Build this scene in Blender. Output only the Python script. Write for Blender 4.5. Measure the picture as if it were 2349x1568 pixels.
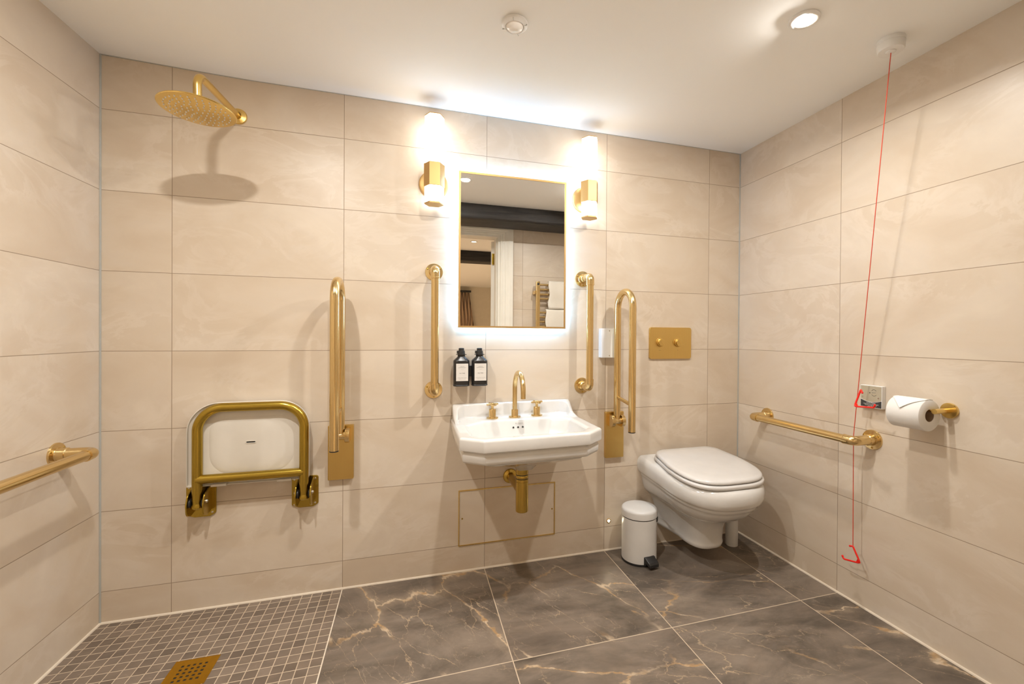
import bpy, bmesh, math, random
from mathutils import Vector, Matrix
random.seed(7)
for o in list(bpy.data.objects): bpy.data.objects.remove(o, do_unlink=True)
C = bpy.context.scene.collection
PI = math.pi; R = math.radians

# ------------------------------------------------------------------ camera
cam_d = bpy.data.cameras.new('camera'); cam = bpy.data.objects.new('camera', cam_d); C.objects.link(cam)
yaw, pit, rol, FPX, CX, CY = .28825, -.00621, .00705, 998.115, 1240.607, 773.772
F_ = Vector((math.sin(yaw)*math.cos(pit), math.cos(yaw)*math.cos(pit), math.sin(pit)))
R0 = Vector((math.cos(yaw), -math.sin(yaw), 0)); U0 = R0.cross(F_)
R_ = R0*math.cos(rol)+U0*math.sin(rol); U_ = -R0*math.sin(rol)+U0*math.cos(rol)
m = Matrix((R_, U_, -F_)).transposed().to_4x4(); m.translation = Vector((1.1128, -2.01856, 1.09247))
cam.matrix_world = m
cam_d.sensor_fit = 'HORIZONTAL'; cam_d.sensor_width = 36; cam_d.lens = FPX/2349*36
cam_d.shift_x = (1174.5-CX)/2349; cam_d.shift_y = (CY-784)/2349
cam_d.clip_start = .02; cam_d.clip_end = 40
bpy.context.scene.camera = cam

# ------------------------------------------------------------------ look, world, exposure
sc = bpy.context.scene
sc.view_settings.view_transform = 'Standard'; sc.view_settings.look = 'None'
sc.view_settings.gamma = 1; sc.view_settings.use_curve_mapping = False
sc.view_settings.exposure = 0.15
w = bpy.data.worlds.new('world'); sc.world = w; w.use_nodes = True
w.node_tree.nodes['Background'].inputs[0].default_value = (1, .93, .84, 1)
w.node_tree.nodes['Background'].inputs[1].default_value = .35

# light levels (the lamps themselves are built below, the far room's added ones without fittings)
DOWN_W = 11.6; BEAM_W = 18.0; DOWN_COL = (1, .96, .905)
SCONCE_E = 6.0; SCONCE_COL = (1, .98, .95)
LED_E = 54.0; LED_COL = (.27, .58, 1)
ROOM2_W = 300.0

W = 2.865; H = 2.107; DEEP = 1.85; Z0 = .12; TH = .3; TW = .61; X0 = .2232

# ------------------------------------------------------------------ materials
def newmat(name):
    m = bpy.data.materials.new(name); m.use_nodes = True
    return m, m.node_tree, m.node_tree.nodes['Principled BSDF']
def lk(nt, a, b): nt.links.new(a, b)
def mth(nt, op, a, b=None, c=None, clamp=False):
    n = nt.nodes.new('ShaderNodeMath'); n.operation = op; n.use_clamp = clamp
    for i, v in enumerate((a, b, c)):
        if v is None: continue
        if isinstance(v, (int, float)): n.inputs[i].default_value = v
        else: nt.links.new(v, n.inputs[i])
    return n.outputs[0]
def mixc(nt, f, a, b, blend='MIX'):
    n = nt.nodes.new('ShaderNodeMix'); n.data_type = 'RGBA'; n.blend_type = blend
    for s, v in ((n.inputs[0], f), (n.inputs[6], a), (n.inputs[7], b)):
        if isinstance(v, (int, float)): s.default_value = v
        elif isinstance(v, tuple): s.default_value = v if len(v) == 4 else (*v, 1)
        else: nt.links.new(v, s)
    return n.outputs[2]
def noise(nt, vec, scale, detail=4, rough=.5, dist=0.0):
    n = nt.nodes.new('ShaderNodeTexNoise'); n.inputs['Scale'].default_value = scale
    n.inputs['Detail'].default_value = detail; n.inputs['Roughness'].default_value = rough
    n.inputs['Distortion'].default_value = dist
    if vec is not None: nt.links.new(vec, n.inputs['Vector'])
    return n
def maprange(nt, v, a, b, c=0., d=1., smooth=True):
    n = nt.nodes.new('ShaderNodeMapRange'); n.interpolation_type = 'SMOOTHSTEP' if smooth else 'LINEAR'
    nt.links.new(v, n.inputs[0])
    for i, x in enumerate((a, b, c, d)): n.inputs[i+1].default_value = x
    return n.outputs[0]
def position(nt):
    g = nt.nodes.new('ShaderNodeNewGeometry'); s = nt.nodes.new('ShaderNodeSeparateXYZ')
    nt.links.new(g.outputs['Position'], s.inputs[0]); return g.outputs['Position'], s.outputs
def joint(nt, u, u0, p, hw):
    """1 on a joint line of half width hw, repeated every p from u0; also the tile index"""
    t = mth(nt, 'DIVIDE', mth(nt, 'SUBTRACT', u, u0), p)
    idx = mth(nt, 'FLOOR', t); fr = mth(nt, 'SUBTRACT', t, idx)
    d = mth(nt, 'MULTIPLY', mth(nt, 'MINIMUM', fr, mth(nt, 'SUBTRACT', 1.0, fr)), p)
    return maprange(nt, d, hw*.75, hw*1.25, 1, 0), idx
def tileoff(nt, pos, i, j, amt=7.0):
    c = nt.nodes.new('ShaderNodeCombineXYZ'); nt.links.new(i, c.inputs[0]); nt.links.new(j, c.inputs[1])
    wn = nt.nodes.new('ShaderNodeTexWhiteNoise'); wn.noise_dimensions = '3D'; nt.links.new(c.outputs[0], wn.inputs['Vector'])
    sc_ = nt.nodes.new('ShaderNodeVectorMath'); sc_.operation = 'SCALE'; sc_.inputs['Scale'].default_value = amt
    nt.links.new(wn.outputs['Color'], sc_.inputs[0])
    ad = nt.nodes.new('ShaderNodeVectorMath'); ad.operation = 'ADD'
    nt.links.new(pos, ad.inputs[0]); nt.links.new(sc_.outputs[0], ad.inputs[1])
    return ad.outputs[0], wn.outputs['Value']
def bump(nt, b, height, strength=.3, dist=.001):
    n = nt.nodes.new('ShaderNodeBump'); n.inputs['Strength'].default_value = strength; n.inputs['Distance'].default_value = dist
    nt.links.new(height, n.inputs['Height']); nt.links.new(n.outputs[0], b.inputs['Normal'])

def wall_tile(name, axis, u0):
    m, nt, b = newmat(name)
    pos, s = position(nt)
    jv, iu = joint(nt, s[axis], u0, TW, .0011)
    jh, iz = joint(nt, s[2], Z0, TH, .0011)
    g = mth(nt, 'MAXIMUM', jv, jh)
    p, rnd = tileoff(nt, pos, iu, iz)
    # soft onyx-like clouds: overlapping sheets with one crisp edge, and faint pale wisps along the edges
    mp = nt.nodes.new('ShaderNodeMapping'); nt.links.new(p, mp.inputs[0]); mp.inputs['Rotation'].default_value = (R(28), R(-28), 0); mp.inputs['Scale'].default_value = (1, 1, 1.7)
    v = mp.outputs[0]
    n1 = noise(nt, v, 2.0, 5, .55, .9); n2 = noise(nt, v, 2.6, 7, .62, 1.7); n3 = noise(nt, v, 1.6, 4, .5, .8); n4 = noise(nt, v, 11, 5, .6, .5)
    base = mixc(nt, maprange(nt, n1.outputs[0], .3, .7), (.585, .478, .362), (.672, .58, .468))
    base = mixc(nt, mth(nt, 'MULTIPLY', n4.outputs[0], .22), base, (.73, .645, .54))
    # a sheet is pale at its edge and fades away to one side
    sh_ = maprange(nt, n2.outputs[0], .455, .495); fade = maprange(nt, n2.outputs[0], .49, .60, 1, 0)
    sheet = mth(nt, 'MULTIPLY', mth(nt, 'MULTIPLY', sh_, fade), maprange(nt, n3.outputs[0], .42, .60))
    base = mixc(nt, mth(nt, 'MULTIPLY', sheet, .24), base, (.79, .715, .63))
    sh2 = mth(nt, 'MULTIPLY', maprange(nt, n1.outputs[0], .515, .55), maprange(nt, n1.outputs[0], .545, .66, 1, 0))
    base = mixc(nt, mth(nt, 'MULTIPLY', sh2, .16), base, (.60, .52, .445))
    col = mixc(nt, g, base, (.33, .25, .175))
    lk(nt, col, b.inputs['Base Color'])
    b.inputs['Roughness'].default_value = .42
    lk(nt, mth(nt, 'ADD', mth(nt, 'MULTIPLY', g, .4), .36), b.inputs['Roughness'])
    bump(nt, b, mth(nt, 'SUBTRACT', 1.0, g), .5, .001)
    return m
M = {}
M['tile_x'] = wall_tile('cream_wall_tile', 0, X0)
M['tile_y'] = wall_tile('cream_wall_tile_side', 1, -.599)
M['tile_near'] = wall_tile('cream_wall_tile_near', 0, 2.067)

def marble(name, x0, px, y0, py, jw, small=False):
    m, nt, b = newmat(name)
    pos, s = position(nt)
    jx, ix = joint(nt, s[0], x0, px, jw); jy, iy = joint(nt, s[1], y0, py, jw)
    g = mth(nt, 'MAXIMUM', jx, jy)
    p, rnd = tileoff(nt, pos, ix, iy, 9.0)
    mp = nt.nodes.new('ShaderNodeMapping'); nt.links.new(p, mp.inputs[0])
    mp.inputs['Rotation'].default_value = (0, 0, R(38)); mp.inputs['Scale'].default_value = (1, 2.1, 1)
    v = mp.outputs[0]
    n1 = noise(nt, v, 2.3, 8, .62, .8); n2 = noise(nt, v, 9, 6, .6, .5)
    base = mixc(nt, maprange(nt, n1.outputs[0], .32, .68), (.085, .068, .053), (.22, .176, .140))
    base = mixc(nt, mth(nt, 'MULTIPLY', maprange(nt, n2.outputs[0], .4, .7), .35), base, (.22, .165, .12))
    if small:
        base = mixc(nt, .28, base, (.36, .27, .20))
        base = mixc(nt, mth(nt, 'MULTIPLY', rnd, .35), base, (.06, .042, .036))
        va = noise(nt, v, 6, 3, .5, 1.5)
        ve = mth(nt, 'MULTIPLY', maprange(nt, mth(nt, 'ABSOLUTE', mth(nt, 'SUBTRACT', va.outputs[0], .5)), 0, .012, 1, 0), maprange(nt, n1.outputs[0], .55, .62))
        base = mixc(nt, mth(nt, 'MULTIPLY', ve, .45), base, (.38, .30, .24))
    else:
        # each tile is cut at its own angle; cracks are warped cell borders, most of them masked away
        vr_ = nt.nodes.new('ShaderNodeVectorRotate'); vr_.rotation_type = 'Z_AXIS'; lk(nt, p, vr_.inputs['Vector'])
        lk(nt, mth(nt, 'MULTIPLY_ADD', rnd, 1.5, .15), vr_.inputs['Angle'])
        def cracks(scale, stretch, warp, wscale, width, mk, lo, hi, seed):
            mp = nt.nodes.new('ShaderNodeMapping'); lk(nt, vr_.outputs[0], mp.inputs[0]); mp.inputs['Scale'].default_value = (1, stretch, 1); mp.inputs['Location'].default_value = (seed, seed*.7, 0)
            nz = noise(nt, mp.outputs[0], wscale, 7, .62, 0)
            sub = nt.nodes.new('ShaderNodeVectorMath'); sub.operation = 'SCALE'; sub.inputs['Scale'].default_value = warp; lk(nt, nz.outputs['Color'], sub.inputs[0])
            ad = nt.nodes.new('ShaderNodeVectorMath'); ad.operation = 'ADD'; lk(nt, mp.outputs[0], ad.inputs[0]); lk(nt, sub.outputs[0], ad.inputs[1])
            vo = nt.nodes.new('ShaderNodeTexVoronoi'); vo.voronoi_dimensions = '2D'; vo.feature = 'DISTANCE_TO_EDGE'; vo.inputs['Scale'].default_value = scale; lk(nt, ad.outputs[0], vo.inputs['Vector'])
            wn_ = mth(nt, 'MULTIPLY', maprange(nt, wid.outputs[0], .35, .65, .25, 1.6), width)
            e = mth(nt, 'SUBTRACT', 1.0, mth(nt, 'DIVIDE', vo.outputs['Distance'], wn_), None, True)
            return mth(nt, 'MULTIPLY', mth(nt, 'POWER', e, .6), maprange(nt, mk.outputs[0], lo, hi)), vo.outputs['Distance']
        wid = noise(nt, p, 5, 4, .6, 0); mk = noise(nt, p, 2.0, 2, .5, 0); mk2 = noise(nt, p, 2.9, 3, .55, .3); mk3 = noise(nt, p, 4.3, 3, .55, .3)
        cloud = noise(nt, v, 1.6, 7, .65, .6)
        base = mixc(nt, mth(nt, 'MULTIPLY', maprange(nt, cloud.outputs[0], .47, .66), .45), base, (.33, .27, .215))
        base = mixc(nt, mth(nt, 'MULTIPLY', maprange(nt, cloud.outputs[0], .48, .34), .35), base, (.055, .043, .034))
        c3, _ = cracks(9.0, 2.4, .22, 6, .014, mk3, .46, .58, 3.1)
        base = mixc(nt, mth(nt, 'MULTIPLY', c3, .42), base, (.50, .40, .29))
        c2, _ = cracks(4.2, 2.8, .28, 4, .012, mk2, .44, .56, 8.4)
        base = mixc(nt, mth(nt, 'MULTIPLY', c2, .62), base, (.58, .43, .27))
        c1, d1_ = cracks(1.55, 2.3, .34, 3, .020, mk, .43, .55, 5.7)
        ha = mth(nt, 'MULTIPLY', maprange(nt, d1_, 0, .12, 1, 0), mth(nt, 'MULTIPLY', maprange(nt, mk.outputs[0], .45, .60), n2.outputs[0]))
        base = mixc(nt, mth(nt, 'MULTIPLY', ha, .6), base, (.44, .345, .25))
        vc = mixc(nt, maprange(nt, n2.outputs[0], .4, .62), (.45, .27, .115), (.70, .56, .40))
        base = mixc(nt, mth(nt, 'MULTIPLY', c1, .85), base, vc)
    col = mixc(nt, g, base, (.56, .45, .33))
    lk(nt, col, b.inputs['Base Color'])
    lk(nt, mth(nt, 'ADD', mth(nt, 'MULTIPLY', g, .35), .38), b.inputs['Roughness'])
    bump(nt, b, mth(nt, 'SUBTRACT', 1.0, g), .4, .001)
    return m
M['floor'] = marble('brown_marble_tile', .833, TW, -.604, TW, .0018)
M['mosaic'] = marble('brown_marble_mosaic', .833, .03803, -.0294, .03803, .0014, True)

def plain(name, col, rough=.5, metal=0, spec=.5, coat=0, bumpy=None, emit=None, var=.02):
    m, nt, b = newmat(name)
    b.inputs['Base Color'].default_value = (*col, 1); b.inputs['Roughness'].default_value = rough
    b.inputs['Metallic'].default_value = metal; b.inputs['Specular IOR Level'].default_value = spec
    b.inputs['Coat Weight'].default_value = coat; b.inputs['Coat Roughness'].default_value = .06
    # slight procedural variation of the tone so that no surface is dead flat
    tc = nt.nodes.new('ShaderNodeTexCoord'); n = noise(nt, tc.outputs['Object'], 14, 3)
    c = mixc(nt, maprange(nt, n.outputs[0], .3, .7), tuple(x*(1-var) for x in col), tuple(min(1, x*(1+var)) for x in col))
    lk(nt, c, b.inputs['Base Color'])
    if bumpy:
        n2 = noise(nt, tc.outputs['Object'], bumpy[0], 4); bump(nt, b, n2.outputs[0], bumpy[1], .002)
    if emit:
        b.inputs['Emission Color'].default_value = (*emit[0], 1); b.inputs['Emission Strength'].default_value = emit[1]
    return m
def brushed(name, col, rough, scale, var=.035):
    m, nt, b = newmat(name)
    tc = nt.nodes.new('ShaderNodeTexCoord'); mp = nt.nodes.new('ShaderNodeMapping')
    lk(nt, tc.outputs['Object'], mp.inputs[0]); mp.inputs['Scale'].default_value = scale
    n = noise(nt, mp.outputs[0], 1.0, 5, .6)
    n2 = noise(nt, tc.outputs['Object'], 9, 3)
    c = mixc(nt, maprange(nt, n.outputs[0], .25, .75), tuple(x*(1-var) for x in col), tuple(min(1, x*(1+var)) for x in col))
    lk(nt, c, b.inputs['Base Color']); b.inputs['Metallic'].default_value = 1
    lk(nt, mth(nt, 'ADD', mth(nt, 'MULTIPLY', n.outputs[0], .08), mth(nt, 'ADD', mth(nt, 'MULTIPLY', n2.outputs[0], .03), rough-.05)), b.inputs['Roughness'])
    bump(nt, b, n.outputs[0], .015, .0002)
    return m
BR = (.74, .555, .27)
M['brass_z'] = brushed('brushed_brass_upright', BR, .21, (900, 900, 6))
M['brass_y'] = brushed('brushed_brass_deep', BR, .21, (900, 6, 900))
M['brass'] = brushed('brushed_brass', BR, .21, (500, 500, 500), .03)
M['brass_plate'] = brushed('satin_brass_plate', (.70, .49, .17), .30, (900, 900, 8), .02)
M['brass_satin'] = brushed('satin_brass_matt', (.58, .38, .16), .46, (900, 900, 8), .02)
M['brass_old'] = brushed('aged_brass', (.46, .325, .055), .24, (300, 300, 300), .06)
M['brass_waste'] = brushed('waste_brass', (.56, .38, .085), .22, (700, 700, 6), .05)
M['brass_shower'] = brushed('shower_brass', (.76, .545, .19), .25, (500, 500, 500), .03)
M['brass_drain'] = brushed('drain_brass', (.62, .34, .02), .36, (60, 60, 60), .05)
M['ceramic'] = plain('white_ceramic', (.68, .665, .64), .12, coat=.6)
M['seat_plastic'] = plain('toilet_seat_white', (.68, .665, .65), .16, coat=.4)
M['pad'] = plain('seat_pad_white', (.74, .70, .625), .32)
M['plastic'] = plain('white_plastic', (.80, .795, .78), .35)
M['grey_plate'] = plain('grey_switch_plate', (.47, .42, .31), .45)
M['dark_panel'] = plain('charcoal_label_panel', (.045, .045, .045), .5)
M['bin'] = plain('white_painted_steel', (.74, .73, .71), .33)
M['black'] = plain('black_plastic', (.018, .017, .017), .38)
M['bottle'] = plain('black_bottle_plastic', (.014, .013, .013), .28)
M['label'] = plain('bottle_label_paper', (.66, .625, .58), .6)
M['ink'] = plain('dark_print', (.06, .055, .05), .6)
M['ink_grey'] = plain('grey_print', (.30, .28, .25), .6)
M['ink_white'] = plain('white_print', (.85, .85, .83), .6)
M['steel'] = plain('steel_screw', (.66, .64, .60), .25, metal=1)
M['dark'] = plain('dark_recess', (.02, .018, .015), .7)
M['paint'] = plain('ceiling_paint', (.92, .92, .90), .85, bumpy=(260, .015), var=.002)
M['paint2'] = plain('bedroom_wall_paint', (.72, .66, .54), .85)
M['wood_white'] = plain('white_gloss_woodwork', (.80, .765, .68), .35)
M['red'] = plain('red_plastic', (.83, .012, .006), .30, coat=.3)
M['cord'] = plain('red_cord', (.62, .05, .015), .6)
M['silicone'] = plain('silicone_joint', (.40, .40, .37), .45)
M['silicone_b'] = plain('silicone_bead', (.74, .65, .53), .5)
M['carpet'] = plain('bedroom_carpet', (.35, .29, .23), .95, bumpy=(220, .4))
M['card'] = plain('cardboard_core', (.35, .25, .16), .9)
M['glass_lamp'] = plain('opal_glass_lit', (.9, .87, .8), .3, emit=(SCONCE_COL, SCONCE_E))
M['led'] = plain('led_strip_lit', (.9, .95, 1), .5, emit=(LED_COL, LED_E))
M['lamp_lens'] = plain('downlight_lens_lit', (1, .95, .85), .4, emit=((1, .88, .7), 60))
M['small_led'] = plain('marker_led_lit', (1, .95, .8), .4, emit=((1, .86, .58), 110))
M['green_led'] = plain('ceiling_spot_lit', (.9, 1, .8), .4, emit=((.9, 1, .75), 6))
def mirror_mat():
    m, nt, b = newmat('mirror_glass'); b.inputs['Base Color'].default_value = (.90, .90, .89, 1)
    b.inputs['Metallic'].default_value = 1; b.inputs['Roughness'].default_value = 0; return m
M['mirror'] = mirror_mat()
def lensglass():
    m, nt, b = newmat('sensor_lens'); b.inputs['Base Color'].default_value = (.86, .82, .77, 1)
    b.inputs['Roughness'].default_value = .18; b.inputs['Coat Weight'].default_value = .5; return m
M['lens'] = lensglass()
def wood_beam():
    m, nt, b = newmat('black_oak_beam')
    tc = nt.nodes.new('ShaderNodeTexCoord'); mp = nt.nodes.new('ShaderNodeMapping'); lk(nt, tc.outputs['Object'], mp.inputs[0])
    mp.inputs['Scale'].default_value = (2, 26, 26)
    n = noise(nt, mp.outputs[0], 1.2, 8, .65, .6); n2 = noise(nt, tc.outputs['Object'], 7, 5, .6)
    c = mixc(nt, maprange(nt, n.outputs[0], .35, .7), (.007, .0065, .0065), (.034, .029, .026))
    lk(nt, c, b.inputs['Base Color']); b.inputs['Roughness'].default_value = .62
    bump(nt, b, mth(nt, 'ADD', n.outputs[0], n2.outputs[0]), .9, .006); return m
M['beam'] = wood_beam()
def towel_mat():
    m, nt, b = newmat('white_towel'); b.inputs['Base Color'].default_value = (.80, .75, .66, 1); b.inputs['Roughness'].default_value = .95
    tc = nt.nodes.new('ShaderNodeTexCoord'); n = noise(nt, tc.outputs['Object'], 260, 3); bump(nt, b, n.outputs[0], .6, .003); return m
M['towel'] = towel_mat()
def paper_mat():
    m, nt, b = newmat('toilet_tissue'); b.inputs['Base Color'].default_value = (.80, .785, .76, 1); b.inputs['Roughness'].default_value = .9
    tc = nt.nodes.new('ShaderNodeTexCoord'); n = noise(nt, tc.outputs['Object'], 38, 1, .4, 2.5)
    e = maprange(nt, mth(nt, 'ABSOLUTE', mth(nt, 'SUBTRACT', n.outputs[0], .5)), 0, .02, 0, 1)
    bump(nt, b, e, .16, .0008); return m
M['paper'] = paper_mat()
M['paper_flap'] = plain('tissue_flap', (.84, .83, .80), .9)
def curtain_mat():
    m, nt, b = newmat('striped_curtain'); pos, s = position(nt)
    t = mth(nt, 'DIVIDE', s[0], .075); fr = mth(nt, 'FRACT', t)
    c = mixc(nt, mth(nt, 'GREATER_THAN', fr, .82), (.55, .40, .28), (.09, .07, .06))
    lk(nt, c, b.inputs['Base Color']); b.inputs['Roughness'].default_value = .9; return m
M['curtain'] = curtain_mat()

# ------------------------------------------------------------------ mesh helpers
def finish(bm, name, mat, parent=None, smooth=True, ang=35, bev=None, sub=0):
    bmesh.ops.recalc_face_normals(bm, faces=bm.faces)
    me = bpy.data.meshes.new(name); bm.to_mesh(me); bm.free()
    mats = mat if isinstance(mat, (list, tuple)) else [mat]
    for x in mats: me.materials.append(M[x])
    if smooth:
        me.shade_smooth(); me.set_sharp_from_angle(angle=R(ang))
    o = bpy.data.objects.new(name, me); C.objects.link(o)
    if parent: o.parent = parent
    if bev:
        b = o.modifiers.new('bevel', 'BEVEL'); b.width = bev; b.segments = 3; b.limit_method = 'ANGLE'; b.angle_limit = R(40); b.harden_normals = False
    if sub:
        s = o.modifiers.new('sub', 'SUBSURF'); s.levels = sub; s.render_levels = sub
    return o
def tag(o, label=None, cat=None, group=None, kind=None):
    for k, v in (('label', label), ('category', cat), ('group', group), ('kind', kind)):
        if v: o[k] = v
    return o
def empty(name, loc, label, cat, group=None, rot=(0, 0, 0)):
    o = bpy.data.objects.new(name, None); C.objects.link(o); o.location = loc; o.rotation_euler = rot
    o.empty_display_size = .05
    return tag(o, label, cat, group)
def box(bm, x0, x1, y0, y1, z0, z1):
    vs = [bm.verts.new(p) for p in ((x0,y0,z0),(x1,y0,z0),(x1,y1,z0),(x0,y1,z0),(x0,y0,z1),(x1,y0,z1),(x1,y1,z1),(x0,y1,z1))]
    for f in ((0,3,2,1),(4,5,6,7),(0,1,5,4),(1,2,6,5),(2,3,7,6),(3,0,4,7)): bm.faces.new([vs[i] for i in f])
    return vs
def loft(bm, rings, closed=True, cap0=True, cap1=True):
    vr = [[bm.verts.new(p) for p in r] for r in rings]; n = len(rings[0])
    for a, b in zip(vr, vr[1:]):
        for i in range(n if closed else n-1):
            j = (i+1) % n; bm.faces.new((a[i], a[j], b[j], b[i]))
    if cap0: bm.faces.new(vr[0][::-1])
    if cap1: bm.faces.new(vr[-1])
    return vr
def frame_for(d):
    d = d.normalized(); a = Vector((0,0,1)) if abs(d.z) < .9 else Vector((1,0,0))
    x = a.cross(d).normalized(); return x, d.cross(x).normalized()
def fillet_path(pts, rads, seg=10):
    """polyline with rounded corners"""
    pts = [Vector(p) for p in pts]; out = [pts[0]]
    if isinstance(rads, (int, float)): rads = [rads]*(len(pts)-2)
    for i in range(1, len(pts)-1):
        p, a, b = pts[i], (pts[i-1]-pts[i]).normalized(), (pts[i+1]-pts[i]).normalized()
        ang = a.angle(b); r = rads[i-1]
        if r <= 0 or ang > R(179): out.append(p); continue
        t = r/math.tan(ang/2); c = p+(a+b).normalized()*(r/math.sin(ang/2))
        s, e = p+a*t-c, p+b*t-c; tot = s.angle(e); ax = s.cross(e).normalized()
        for k in range(seg+1): out.append(c+Matrix.Rotation(tot*k/seg, 3, ax) @ s)
    out.append(pts[-1]); return out
def sweep(bm, path, r, n=20, cap=True, radii=None):
    path = [Vector(p) for p in path]; rings = []
    t0 = (path[1]-path[0]).normalized(); x, y = frame_for(t0)
    for i, p in enumerate(path):
        t = (path[min(i+1, len(path)-1)]-path[max(i-1, 0)]).normalized()
        x = (x-t*x.dot(t)).normalized(); y = t.cross(x)
        rr = radii[i] if radii else r
        rings.append([p+(x*math.cos(2*PI*k/n)+y*math.sin(2*PI*k/n))*rr for k in range(n)])
    return loft(bm, rings, True, cap, cap)
def lathe(bm, prof, org=(0,0,0), axis=(0,0,1), n=40, cap=True):
    """prof: list of (radius, distance along axis)"""
    org = Vector(org); d = Vector(axis).normalized(); x, y = frame_for(d)
    rings = [[org+d*h+(x*math.cos(2*PI*k/n)+y*math.sin(2*PI*k/n))*max(r_, 1e-5) for k in range(n)] for r_, h in prof]
    return loft(bm, rings, True, cap, cap)
def round_poly(pts, rads, k=6):
    """2D polygon corners rounded, constant vertex count"""
    n = len(pts); out = []
    if isinstance(rads, (int, float)): rads = [rads]*n
    for i in range(n):
        p = Vector(pts[i]); a = Vector(pts[i-1])-p; b = Vector(pts[(i+1) % n])-p
        la, lb = a.length, b.length; a.normalize(); b.normalize(); ang = a.angle(b)
        if ang > R(178):
            for j in range(k+1):
                q = (j/k-.5)*.006; out.append((p.x+(b.x if q > 0 else a.x)*abs(q), p.y+(b.y if q > 0 else a.y)*abs(q)))
            continue
        r = rads[i]; t = min(r/math.tan(ang/2), la*.49, lb*.49); r = t*math.tan(ang/2)
        c = p+(a+b).normalized()*(r/math.sin(ang/2)); s = p+a*t-c; e = p+b*t-c
        a0 = math.atan2(s.y, s.x); a1 = math.atan2(e.y, e.x); da = (a1-a0+PI) % (2*PI)-PI
        for j in range(k+1):
            q = a0+da*j/k; out.append((c.x+r*math.cos(q), c.y+r*math.sin(q)))
    return out
def prism(bm, poly, f0, f1, bev=0):
    """extrude a 2D polygon between two placement functions f(u,v) -> 3D"""
    return loft(bm, [[f0(*p) for p in poly], [f1(*p) for p in poly]])
def text(parent, name, body, size, loc, rot, mat, align='CENTER', sx=1.0, shear=0.0, space=1.0):
    cu = bpy.data.curves.new(name, 'FONT'); cu.body = body; cu.size = size; cu.align_x = align; cu.align_y = 'CENTER'
    cu.extrude = .00015; cu.shear = shear; cu.space_character = space; cu.resolution_u = 3
    t = bpy.data.objects.new('tmp', cu); C.objects.link(t)
    dg = bpy.context.evaluated_depsgraph_get(); me = bpy.data.meshes.new_from_object(t.evaluated_get(dg))
    bpy.data.objects.remove(t, do_unlink=True)
    me.materials.clear(); me.materials.append(M[mat])
    me.transform(Matrix.Translation(loc) @ Matrix(rot).to_4x4() @ Matrix.Diagonal((sx, 1, 1, 1)))
    o = bpy.data.objects.new(name, me); C.objects.link(o); o.parent = parent; return o
ROT_BACK = ((1,0,0),(0,0,-1),(0,1,0))      # writing on something facing -y
ROT_RIGHT = ((0,0,-1),(-1,0,0),(0,1,0))    # writing on something facing -x

def struct(name, bm, mat, **k):
    o = finish(bm, name, mat, smooth=False, **k); o['kind'] = 'structure'; return o

# ------------------------------------------------------------------ the room
bm = bmesh.new(); box(bm, -.12, W+.12, 0, .12, -.1, H+.15); struct('wall_back', bm, 'tile_x')
bm = bmesh.new(); box(bm, -.12, 0, -DEEP-.15, 0, -.1, H+.15); struct('wall_left', bm, 'tile_y')
bm = bmesh.new(); box(bm, W, W+.12, -DEEP-.15, 0, -.1, H+.15); struct('wall_right', bm, 'tile_y')
DX0, DX1, DZ = .93, 1.862, 1.975      # door opening
bm = bmesh.new()
box(bm, 0, DX0, -DEEP-.14, -DEEP, 0, H+.1); box(bm, DX1, W, -DEEP-.14, -DEEP, 0, H+.1); box(bm, DX0, DX1, -DEEP-.14, -DEEP, DZ, H+.1)
struct('wall_near', bm, 'tile_near')
# ceiling: very slightly raised towards the left corner as in the old building
bm = bmesh.new()
def ceilz(x, y): return H+.014*max(0, 1-x/.45)*max(0, 1+y/1.0)
xs = [0, .1, .22, .35, .5, 1, 2, W]; ys = [0, -.3, -.6, -1, -DEEP]
g = [[bm.verts.new((x, y, ceilz(x, y))) for y in ys] for x in xs]
gt = [[bm.verts.new((x, y, H+.1)) for y in ys] for x in xs]
for i in range(len(xs)-1):
    for j in range(len(ys)-1):
        bm.faces.new((g[i][j], g[i][j+1], g[i+1][j+1], g[i+1][j]))
        bm.faces.new((gt[i][j], gt[i+1][j], gt[i+1][j+1], gt[i][j+1]))
struct('ceiling', bm, 'paint')
# floor: marble tiles, mosaic in the shower corner
bm = bmesh.new(); box(bm, .833, W, -DEEP, 0, -.08, 0); struct('floor', bm, 'floor')
bm = bmesh.new(); box(bm, 0, .833, -DEEP, 0, -.08, 0); struct('floor_shower', bm, 'mosaic')
bm = bmesh.new(); box(bm, .831, .835, -DEEP, -.004, -.01, .0006); struct('trim_1', bm, 'silicone_b')
def bead(name, pts, r, mat):
    bm = bmesh.new(); sweep(bm, pts, r, 8); struct(name, bm, mat)
bead('trim_2', [(0, -.001, .001), (W, -.001, .001)], .006, 'silicone_b')
bead('trim_3', [(.001, 0, .001), (.001, -DEEP, .001)], .006, 'silicone_b')
bead('trim_4', [(W-.001, 0, .001), (W-.001, -DEEP, .001)], .006, 'silicone_b')
bead('trim_5', [(.001, -.001, 0), (.001, -.001, H+.012)], .0038, 'silicone')
bead('trim_6', [(W-.001, -.001, 0), (W-.001, -.001, H)], .0038, 'silicone')
bead('trim_7', [(0, -.001, H+.013), (.45, -.001, H), (W, -.001, H)], .0022, 'silicone')

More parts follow.
